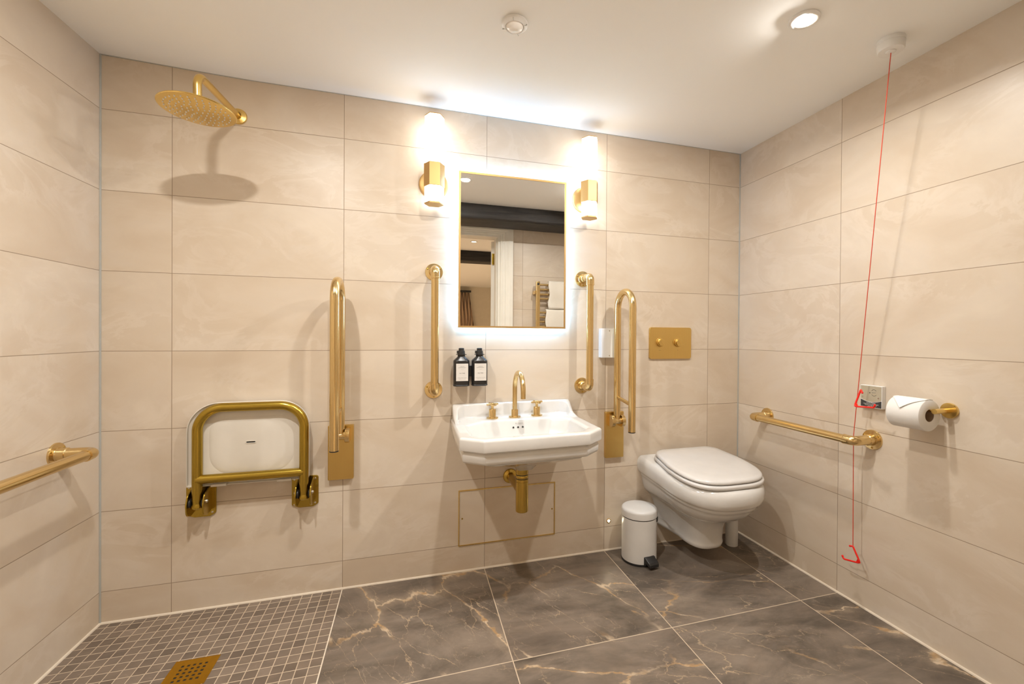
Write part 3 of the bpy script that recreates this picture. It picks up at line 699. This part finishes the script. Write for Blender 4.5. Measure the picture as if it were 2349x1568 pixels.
# flush plate
fp = empty('flush_plate', (2.299, 0, .9705), 'rectangular brass flush plate with two round buttons above the toilet', 'flush plate')
bm = bmesh.new(); prism(bm, round_poly([(0, 0), (.2515, 0), (.2515, .1655), (0, .1655)], .012, 6), lambda u, v: Vector((u, -.0005, v)), lambda u, v: Vector((u, -.0095, v)))
finish(bm, 'plate', 'brass_plate', fp, bev=.0008)
for x_ in (.0715, .1765):
    b = bmesh.new(); lathe(b, [(.0245, .0085), (.0245, .0100), (.0225, .0108), (.0205, .0100), (.0205, .017), (.0175, .0185), (.0175, .0290), (.0168, .0300), (.0001, .0300)], (x_-.010, 0, .086), (0, -1, 0), 44, False); bt = finish(b, 'flush_button', 'brass_plate', fp)
    b = bmesh.new(); v = Vector((.5, 0, -.86)).normalized(); q = Vector((.86, 0, .5)).normalized()*.0005; c = Vector((x_-.010, -.0302, .086))
    vs = [b.verts.new(p) for p in (c-v*.016-q, c+v*.016-q, c+v*.016+q, c-v*.016+q)]; b.faces.new(vs); finish(b, 'split_line', 'brass_shower', bt, smooth=False)
for x_ in (.0585, .0655, .1700):
    b = bmesh.new(); lathe(b, [(.0012, 0), (.0001, .0003)], (x_-.001, -.0095, .045), (0, -1, 0), 10, False); finish(b, 'dot_mark', 'dark', fp)

# access panel outline
apn = empty('access_panel', (1.323, 0, .119), 'tiled access panel edged with a thin brass strip below the basin', 'access panel')
bm = bmesh.new(); rectring(bm, -.001, .4655, -.001, .2555, .0042, 0, -.0040); finish(bm, 'edge_strip', 'brass_shower', apn, smooth=False)
bm = bmesh.new(); box(bm, .0028, .4617, -.0010, 0, .0028, .2517); finish(bm, 'panel_face', 'tile_x', apn, smooth=False)
for x_, z_ in ((.0165, .1245), (.4510, .1243)):
    bm = bmesh.new(); lathe(bm, [(.0038, 0), (.0036, .001), (.0018, .0012), (.0016, .0004), (.0001, .0004)], (x_, -.001, z_), (0, -1, 0), 16, False); finish(bm, 'screw', 'brass_old', apn)

# marker light near the floor
ml = empty('marker_light', (2.078, 0, .149), 'tiny lit round wall light low down beside the waste bin', 'light')
bm = bmesh.new(); lathe(bm, [(.0115, 0), (.0115, .0015), (.0095, .0025), (.0060, .0018)], (0, 0, 0), (0, -1, 0), 32, False); finish(bm, 'bezel', 'brass_plate', ml)
bm = bmesh.new(); lathe(bm, [(.0066, .0012), (.0050, .0024), (.0001, .0028)], (0, 0, 0), (0, -1, 0), 24, False); finish(bm, 'light_lens', 'small_led', ml)

# alarm reset plate on the right wall
rp = empty('alarm_reset_plate', (W, -.7065, .8150), 'square grey alarm reset plate on the right wall beside the toilet roll', 'alarm plate')
bm = bmesh.new(); box(bm, -.020, -.0005, -.0845, 0, 0, .0875); finish(bm, 'back_box', 'plastic', rp, bev=.0015)
def fr(u, v, d=-.0206): return Vector((d, -u, v))      # u runs to the right as seen
bm = bmesh.new()
arc = [(.0025+.0800*k/12, .0335-.0095*math.sin(PI*min(1, (k/12)*.98))) for k in range(13)]
poly = [(.0025, .0850), (.0025, arc[0][1])]+arc[1:]+[(.0825, .0850)]
prism(bm, poly, lambda u, v: fr(u, v, -.0198), lambda u, v: fr(u, v, -.0208)); finish(bm, 'face_plate', 'grey_plate', rp, smooth=False)
bm = bmesh.new(); poly = [(u, v-.0028) for u, v in arc]+[(.0825, .0028), (.0025, .0028)]
prism(bm, poly, lambda u, v: fr(u, v, -.0198), lambda u, v: fr(u, v, -.0206)); pn = finish(bm, 'text_panel', 'dark_panel', rp, smooth=False)
for i, (s_, z_) in enumerate((('Indication will appear', .0195), ('continuously when call is answered', .0145), ('Reset from inside the room', .0098), ('on the way out', .0053))):
    text(pn, 'writing', s_, .0050, (-.02075, -.0425, z_), ROT_RIGHT, 'ink_white', sx=.82)
b = bmesh.new()
for a0 in (35, 215):
    sweep(b, [fr(.0545+.0105*math.cos(R(a0+110*k/14)), .0600+.0125*math.sin(R(a0+110*k/14)), -.0209) for k in range(15)], .0006, 6)
finish(b, 'reset_ring', 'ink', rp)
text(rp, 'writing', 'RESET', .0062, (-.0209, -.0545, .0600), ROT_RIGHT, 'ink_grey')
for u, v, r_, mt in ((.010, .041, .0030, 'steel'), (.0715, .0405, .0036, 'steel'), (.0385, .0585, .0019, 'dark')):
    b = bmesh.new(); lathe(b, [(r_, 0), (r_*.9, .0008), (.0001, .0009)], fr(u, v, -.0206), (-1, 0, 0), 16, False); finish(b, 'screw' if mt == 'steel' else 'indicator_light', mt, rp)

# toilet roll holder and roll
rh = empty('toilet_roll_holder', (W, -1.0005, .8455), 'brass toilet roll holder on the right wall', 'roll holder')
bm = bmesh.new(); lathe(bm, [(.0255, 0), (.0260, .003), (.0260, .008), (.0245, .010), (.0001, .0103)], (0, 0, 0), (-1, 0, 0), 48, False); finish(bm, 'wall_flange', 'brass_shower', rh)
bm = bmesh.new(); sweep(bm, [(-.008, 0, 0), (-.0785, 0, 0)], .0088, 24); sweep(bm, [(-.0700, 0, 0), (-.0700, .132, 0)], .0045, 20); finish(bm, 'arm', 'brass_shower', rh)
RZ = -.0170
tr = empty('toilet_roll', (W-.0745, -.985, .8455+RZ), 'white toilet roll with its end folded to a point, on the brass holder', 'toilet roll')
bm = bmesh.new(); ro, ri, ln = .0535, .0210, .106
n = 64; 
lathe(bm, [(ri, .0), (ro-.002, 0), (ro, .002), (ro, ln-.002), (ro-.002, ln), (ri, ln)], (0, 0, 0), (0, 1, 0), n, False); finish(bm, 'tissue', 'paper', tr, ang=50)
bm = bmesh.new(); lathe(bm, [(ri, ln-.001), (ri, .001), (ri-.0008, .0005), (ri-.0008, ln-.0005)], (0, 0, 0), (0, 1, 0), 40, False); finish(bm, 'cardboard_core', 'card', tr)
# folded pointed flap lying over the top and down the front (towards -x)
bm = bmesh.new(); rows = []
for i in range(25):
    t = i/24; a = R(72)+R(88)*t; hw = (ln/2-.001)*(1 if t < .42 else max(.0, 1-(t-.42)/.58)); off = .0006+.004*max(0, t-.25)
    cy = ln/2+(.010*(t-.42) if t > .42 else 0)
    rows.append([(math.cos(a)*(ro+off), cy+hw*(2*j/10-1), math.sin(a)*(ro+off)) for j in range(11)])
vr = [[bm.verts.new(p) for p in r_] for r_ in rows]
for a_, b_ in zip(vr, vr[1:]):
    for j in range(10): bm.faces.new((a_[j], a_[j+1], b_[j+1], b_[j]))
bmesh.ops.remove_doubles(bm, verts=bm.verts, dist=1e-5)
o = finish(bm, 'folded_end', 'paper_flap', tr, ang=80); s = o.modifiers.new('s', 'SOLIDIFY'); s.thickness = .0012; s.offset = 1

# ------------------------------------------------------------------ basin
BX, BZ = 1.570, .7125
bs = empty('wash_basin', (BX, 0, BZ), 'white ceramic wall-hung basin with a raised back and cut corners', 'basin', rot=(0, R(-.75), 0))
def octo(hw, yr, ym, yf, hwf, hwr=None):
    hwr = hw if hwr is None else hwr
    return [(-hwr, yr), (-hw, ym), (-hw, yf[0]), (-hwf, yf[1]), (hwf, yf[1]), (hw, yf[0]), (hw, ym), (hwr, yr)]
def oring(z, pts, r, k=4): return [(u, v, z if not callable(z) else z(u, v)) for u, v in round_poly(pts, r, k)]
def O(ins, z, r=.010, rear=-.0008):
    return oring(z, octo(.287-ins, rear, -.14, (-.392+ins*.5, -.461+ins), .207-ins*.55), [.003, .02, r, r, r, r, .02, .003])
def I(ins, z, r=.02):
    return oring(z, octo(.238-ins, -.112-ins*.9, -.165-ins*.6, (-.372+ins*.7, -.424+ins), .188-ins*.75, .160-ins*.7), [r, r, r, r, r, r, r, r])
bm = bmesh.new()
under = lambda s, z: oring(z, octo(.245*s, -.0008-(.14 if s < .6 else 0), -.20, (-.34*s-.06*(1-s)-.03, -.40*s-.09*(1-s)-.02), .17*s), [.004, .02, .03, .03, .03, .03, .02, .004])
def under2(hw, yr, yf, z, r):
    return oring(z, octo(hw, yr, yr+(yf-yr)*.35, (yf+(yr-yf)*.20, yf), hw*.68), [r*.5, r, r, r, r, r, r, r*.5])
rings = [under2(.035, -.200, -.264, -.186, .02), under2(.055, -.175, -.290, -.160, .03), under2(.110, -.12, -.345, -.142, .05), under2(.185, -.05, -.405, -.118, .05), under2(.250, -.0008, -.440, -.103, .03),
         O(.026, -.100, .02), O(.016, -.096, .012), O(.012, -.088), O(.011, -.068), O(.012, -.062), O(.017, -.056), O(.012, -.0505), O(.001, -.047), O(0, -.043), O(0, -.010), O(.0012, -.005), O(.005, -.0012), O(.011, 0), O(.018, 0),
         I(-.010, .0005), I(-.002, -.0005), I(.004, -.0045), I(.008, -.012), I(.020, -.045), I(.040, -.085), I(.060, -.110), I(.085, -.122), I(.11, -.126)]
loft(bm, rings, True, True, True)
bas = finish(bm, 'bowl', 'ceramic', bs, ang=50)
# raised back with side wings
def bevbox(name, fn, bev, par=bs):
    b = bmesh.new(); fn(b); return finish(b, name, 'ceramic', par, bev=bev, ang=50)
b = bmesh.new()
# profile of the upstand, concave quarter at its foot; swept round with 45 degree inner corners
plan_in = [(-.266, -.150), (-.258, -.065), (-.225, -.030), (.225, -.030), (.258, -.065), (.266, -.150)]
plan_out = [(-.2785, -.150), (-.2805, -.040), (-.278, -.0008), (.278, -.0008), (.2805, -.040), (.2785, -.150)]
def toph(i): return (.0005, .040, .0625, .0625, .040, .0005)[i]
def interp(pl, n):
    out = []
    for i in range(len(pl)-1):
        for k in range(n): out.append(tuple(pl[i][c]+(pl[i+1][c]-pl[i][c])*k/n for c in range(2)))
    out.append(pl[-1]); return out
N_ = 6; pin = interp(plan_in, N_); pout = interp(plan_out, N_)
def hgt(y):      # height of the wing as it steps down towards the front
    if y > -.030: return .0640
    if y > -.105:
        t = (-.030-y)/.075; return .0640-(.0640-.012)*(t*t*(3-2*t))
    return max(.0002, .012-(-.105-y)/.045*.0125)
secs = []
for (xi, yi), (xo, yo) in zip(pin, pout):
    h = hgt((yi+yo)/2 if abs(xi) > .226 else 0)
    di = Vector((xi, yi, 0)); do = Vector((xo, yo, 0)); d = (di-do)
    e = min(.006, h*.45)
    secs.append([do+Vector((0,0,-.013)), do+Vector((0,0,h-e)), do+d.normalized()*e*.4+Vector((0,0,h-e*.3)), do+d.normalized()*e+Vector((0,0,h)), di-d.normalized()*e*1.2+Vector((0,0,h)), di-d.normalized()*e*.4+Vector((0,0,h-e*.4)), di+Vector((0,0,h-e*1.3)),
                 di+d.normalized()*.002+Vector((0,0,min(.012, h*.5))), di+d.normalized()*.006+Vector((0,0,min(.004, h*.3))), di+d.normalized()*.014+Vector((0,0,-.001))])
loft(b, secs, False, False, False)
finish(b, 'upstand', 'ceramic', bs, ang=60)
for x_ in (-.0215, 0, .0215):
    b = bmesh.new(); lathe(b, [(.0056, 0), (.0052, .0010), (.0043, .0012), (.0040, -.001)], (x_, -.1275, -.0335), (0, -1, .3), 20, False); ho = finish(b, 'overflow_hole', 'ceramic', bas)
    b = bmesh.new(); lathe(b, [(.0046, .0006), (.0001, .0007)], (x_, -.1275, -.0335), (0, -1, .3), 20, False); finish(b, 'overflow_hole', 'dark', bas)
text(bas, 'maker_mark', 'Burlington', .0085, (.004, -.1262, -.0160), Matrix(ROT_BACK) @ Matrix.Rotation(R(-14), 3, 'X'), 'ink_grey', shear=.45)
# brassware
def tap(x, lab, rot):
    g = empty('basin_tap', (BX+x, -.060, BZ+.0005+(.0013*x/.1)), lab, 'tap', 'brass cross-head taps on the basin')
    b = bmesh.new(); lathe(b, [(.0265, 0), (.0270, .002), (.0262, .005), (.0165, .006), (.0160, .008), (.0160, .041), (.0150, .0425), (.0062, .043), (.0062, .058)], n=36, cap=False); finish(b, 'tap_body', 'brass_z', g)
    b = bmesh.new(); lathe(b, [(.0001, .056), (.009, .056), (.0095, .0575), (.0095, .068), (.008, .070), (.0001, .0703)], n=28, cap=False)
    for k in range(2):
        a = R(rot)+k*PI/2; v = Vector((math.cos(a), math.sin(a), 0)); p = Vector((0, 0, .0640)); sweep(b, [p-v*.028, p+v*.028], .0050, 16)
    finish(b, 'cross_handle', 'brass', g)
tap(-.104, 'brass cross-head tap on the left of the basin spout', 20)
tap(.106, 'brass cross-head tap on the right of the basin spout', 15)
sp = empty('basin_spout', (BX-.001, -.066, BZ+.0005), 'tall brass swan-neck spout in the middle of the basin', 'tap')
b = bmesh.new(); lathe(b, [(.0270, 0), (.0275, .002), (.0268, .005), (.0165, .006), (.0158, .008), (.0158, .034), (.0148, .036), (.0112, .0365)], n=36, cap=False); finish(b, 'spout_base', 'brass_z', sp)
b = bmesh.new(); sweep(b, fillet_path([(0, 0, .03), (0, 0, .2105), (0, -.156, .2105), (0, -.156, .106)], [.0775, .0775], 16), .0108, 24); finish(b, 'spout_pipe', 'brass', sp)
# waste
ws = empty('basin_waste', (BX-.006, -.232, .345), 'brass bottle trap and waste pipe under the basin', 'waste pipe')
b = bmesh.new(); lathe(b, [(.0245, 0), (.0262, .0015), (.0266, .004), (.0266, .126), (.0258, .127), (.0258, .1285), (.0266, .1295), (.0266, .139)], n=36); finish(b, 'trap_body', 'brass_waste', ws)
b = bmesh.new(); lathe(b, [(.0262, .1425), (.0266, .1435), (.0266, .154), (.0262, .155)], n=36); finish(b, 'trap_collar', 'brass_waste', ws)
b = bmesh.new(); lathe(b, [(.0262, .159), (.0266, .160), (.0266, .184)], n=36); finish(b, 'trap_neck', 'brass_waste', ws)
b = bmesh.new(); lathe(b, [(.0250, .138), (.0250, .161)], n=36); finish(b, 'rubber_seal', 'black', ws)
b = bmesh.new(); lathe(b, [(.0185, 0), (.0185, .232)], (0, 0, .0775), (0, 1, 0), 28); finish(b, 'outlet_pipe', 'brass_waste', ws)
b = bmesh.new(); lathe(b, [(.034, 0), (.0345, .003), (.032, .008), (.020, .012), (.0186, .014)], (0, .2315, .0775), (0, -1, 0), 40, False); finish(b, 'wall_collar', 'brass_waste', ws)

# ------------------------------------------------------------------ toilet
TX = 2.480
tl = empty('toilet', (TX, 0, .09), 'white wall-hung toilet with its lid closed beside the waste bin', 'toilet')
def lean(bm):      # the whole pan sits with its front a little low
    for v_ in bm.verts:
        t = min(1, max(0, (.20-v_.co.z)/.12)); v_.co.x += .016*t; v_.co.z += .10*v_.co.y+.013*t
def dring(z, hw, yf, hr=None, yr=-.0008, n=28):
    """D-shaped plan: straight sides from the wall, round front"""
    hr = hw if hr is None else hr; pts = []; yf *= .805; hw *= 1+.11*min(1, max(0, (z-.10)/.15)); hr *= 1.36-.20*min(1, max(0, (z-.05)/.27))
    ys = yf+min(hw*1.35, (yr-yf)*.75)
    side = 8
    for i in range(side): t = i/side; pts.append((-(hr+(hw-hr)*t), yr+(ys-yr)*t, z))
    e = 2.6
    for i in range(n+1):
        a = PI-PI*i/n; c, s_ = math.cos(a), math.sin(a)
        pts.append((hw*math.copysign(abs(c)**(2/e), c), ys-(ys-yf)*abs(s_)**(2/e), z))
    for i in range(side): t = 1-(i+1)/side; pts.append((hr+(hw-hr)*t, yr+(ys-yr)*t, z))
    return pts
b = bmesh.new(); q = -.09
rings = [dring(.092+q, .085, -.315), dring(.090+q, .095, -.328, .100), dring(.094+q, .101, -.335, .106), dring(.108+q, .104, -.338, .109), dring(.112+q, .101, -.335, .106), dring(.14+q, .1, -.338, .108), dring(.19+q, .101, -.350, .114),
         dring(.235+q, .106, -.372, .124), dring(.262+q, .116, -.400, .134), dring(.278+q, .132, -.436, .145), dring(.290+q, .148, -.470, .155), dring(.305+q, .160, -.500, .163), dring(.330+q, .172, -.535, .172), dring(.352+q, .180, -.556, .178),
         dring(.366+q, .184, -.566, .182), dring(.370+q, .189, -.573, .186), dring(.380+q, .190, -.576, .188), dring(.384+q, .192, -.579, .191), dring(.390+q, .200, -.590, .198), dring(.398+q, .205, -.597, .203), dring(.415+q, .209, -.603, .208), dring(.440+q, .209, -.603, .209), dring(.455+q, .205, -.598, .205), dring(.465+q, .197, -.588, .198), dring(.470+q, .186, -.574, .190), dring(.471+q, .15, -.53, .16)]
loft(b, rings); lean(b); finish(b, 'pan', 'ceramic', tl, ang=60)
def lring(z, ins, hw=.214, yf=-.463, yr=-.036, rr=.075, hr=.196):
    pts = []; yf += ins; yr -= ins; hw -= ins; hr = hr-ins
    e = 3.1; ys = yf+.225; n = 28; rr = max(rr-ins, .01)
    # rear corners rounded
    for i in range(7): a = PI/2+PI/2*i/6; pts.append((-(hr-rr)+rr*math.cos(a), yr-rr+rr*math.sin(a), z))
    for i in range(1, 7): t = i/7; pts.append((-(hr+(hw-hr)*t), yr-rr+(ys-yr+rr)*t, z))
    for i in range(n+1):
        a = PI-PI*i/n; c, s_ = math.cos(a), math.sin(a); pts.append((hw*math.copysign(abs(c)**(2/e), c), ys-(ys-yf)*abs(s_)**(2/e), z))
    for i in range(1, 7): t = 1-i/7; pts.append((hr+(hw-hr)*t, yr-rr+(ys-yr+rr)*t, z))
    for i in range(7): a = PI/2*i/6; pts.append(((hr-rr)+rr*math.cos(a), yr-rr+rr*math.sin(a), z))
    return pts
b = bmesh.new(); loft(b, [lring(.473+q, .012), lring(.4735+q, .003), lring(.477+q, 0), lring(.485+q, 0), lring(.489+q, .002), lring(.4905+q, .007)]); lean(b); finish(b, 'toilet_seat', 'seat_plastic', tl, ang=70)
b = bmesh.new(); L = dict(hw=.210, yf=-.456, yr=-.041, rr=.073, hr=.1915)
loft(b, [lring(.4935+q, .010, **L), lring(.494+q, .004, **L), lring(.497+q, .0008, **L), lring(.501+q, 0, **L), lring(.506+q, .002, **L), lring(.5105+q, .007, **L), lring(.513+q, .016, **L), lring(.5145+q, .05, **L), lring(.515+q, .09, **L)]); lean(b); finish(b, 'toilet_lid', 'seat_plastic', tl, ang=70)
for x_ in (-.08, .08):
    b = bmesh.new(); lathe(b, [(.010, 0), (.010, .04)], (x_-.02, -.020, .482+q), (1, 0, 0), 20); finish(b, 'seat_hinge', 'seat_plastic', tl)

# bin
bn = empty('pedal_bin', (2.188, -.114, 0), 'small white pedal bin on the floor to the left of the toilet', 'bin')
b = bmesh.new(); lathe(b, [(.086, 0), (.0868, .004), (.086, .010)], n=64); finish(b, 'base_rim', 'black', bn)
b = bmesh.new(); lathe(b, [(.083, .008), (.0845, .010), (.0845, .211), (.083, .213)], n=64); finish(b, 'body', 'bin', bn)
b = bmesh.new(); lathe(b, [(.0825, .211), (.0835, .2165), (.083, .218)], n=64); finish(b, 'lid_gap', 'black', bn)
b = bmesh.new(); lathe(b, [(.083, .217), (.0862, .218), (.0862, .243), (.085, .249), (.080, .2545), (.070, .258), (.045, .262), (.0001, .264)], n=64, cap=False); finish(b, 'lid', 'bin', bn)
pa = R(-84); pd = Vector((math.cos(pa), math.sin(pa), 0)); pq = Vector((-pd.y, pd.x, 0))
b = bmesh.new()
def pp(u, v, z): return pd*u+pq*v+Vector((0, 0, z))
rings = []
for u, hw, z0, z1 in ((.078, .028, .006, .046), (.090, .028, .006, .046), (.094, .027, .020, .042), (.118, .026, .014, .032), (.124, .025, .012, .024)):
    rings.append([pp(u, s_*hw, z_) for s_, z_ in ((-1, z0), (1, z0), (1, z1), (.5, z1+.002), (-.5, z1+.002), (-1, z1))])
loft(b, rings); finish(b, 'foot_pedal', 'black', bn, ang=30, bev=.002)
b = bmesh.new(); box(b, -.006, .006, -.012, .012, .196, .213); o = finish(b, 'hinge_tab', 'black', bn, bev=.001); o.location = (.0825*math.cos(R(-38)), .0825*math.sin(R(-38)), 0); o.rotation_euler = (0, 0, R(-38))

# brush pot behind the toilet
b = bmesh.new(); lathe(b, [(.029, 0), (.0305, .001), (.0310, .004), (.0310, .30), (.0300, .304), (.010, .305), (.008, .309), (.008, .36), (.006, .364)], (2.727, -.122, 0), n=40)
tag(finish(b, 'toilet_brush_pot', 'bin'), 'slim white cylinder standing on the floor behind the toilet', 'toilet brush')

# shower drain
dr = empty('shower_drain', (.3740, -.4260, 0), 'square brass drain grate with punched square holes set in the mosaic', 'drain')
s_ = .120; hs = .0062; ho_ = .0165; st0 = (s_-4*ho_)/2
b = bmesh.new()
cs = sorted([0, s_]+[st0+k*ho_+d for k in range(5) for d in (-hs/2-.001, hs/2+.001)])
vg = [[b.verts.new((u, v, .0016)) for v in cs] for u in cs]
for i in range(len(cs)-1):
    for j in range(len(cs)-1):
        if i % 2 == 1 and j % 2 == 1: continue
        b.faces.new((vg[i][j], vg[i+1][j], vg[i+1][j+1], vg[i][j+1]))
o = finish(b, 'grate', 'brass_drain', dr, smooth=False); so = o.modifiers.new('s', 'SOLIDIFY'); so.thickness = .0012; so.offset = -1
b = bmesh.new(); box(b, .004, s_-.004, .004, s_-.004, -.004, .00035); finish(b, 'drain_sump', 'dark', dr, smooth=False)
b = bmesh.new()
for (x0, x1, y0, y1) in ((-.003, 0, -.003, s_+.003), (s_, s_+.003, -.003, s_+.003), (0, s_, -.003, 0), (0, s_, s_, s_+.003)): box(b, x0, x1, y0, y1, -.004, .0018)
finish(b, 'drain_rim', 'brass_drain', dr, smooth=False)
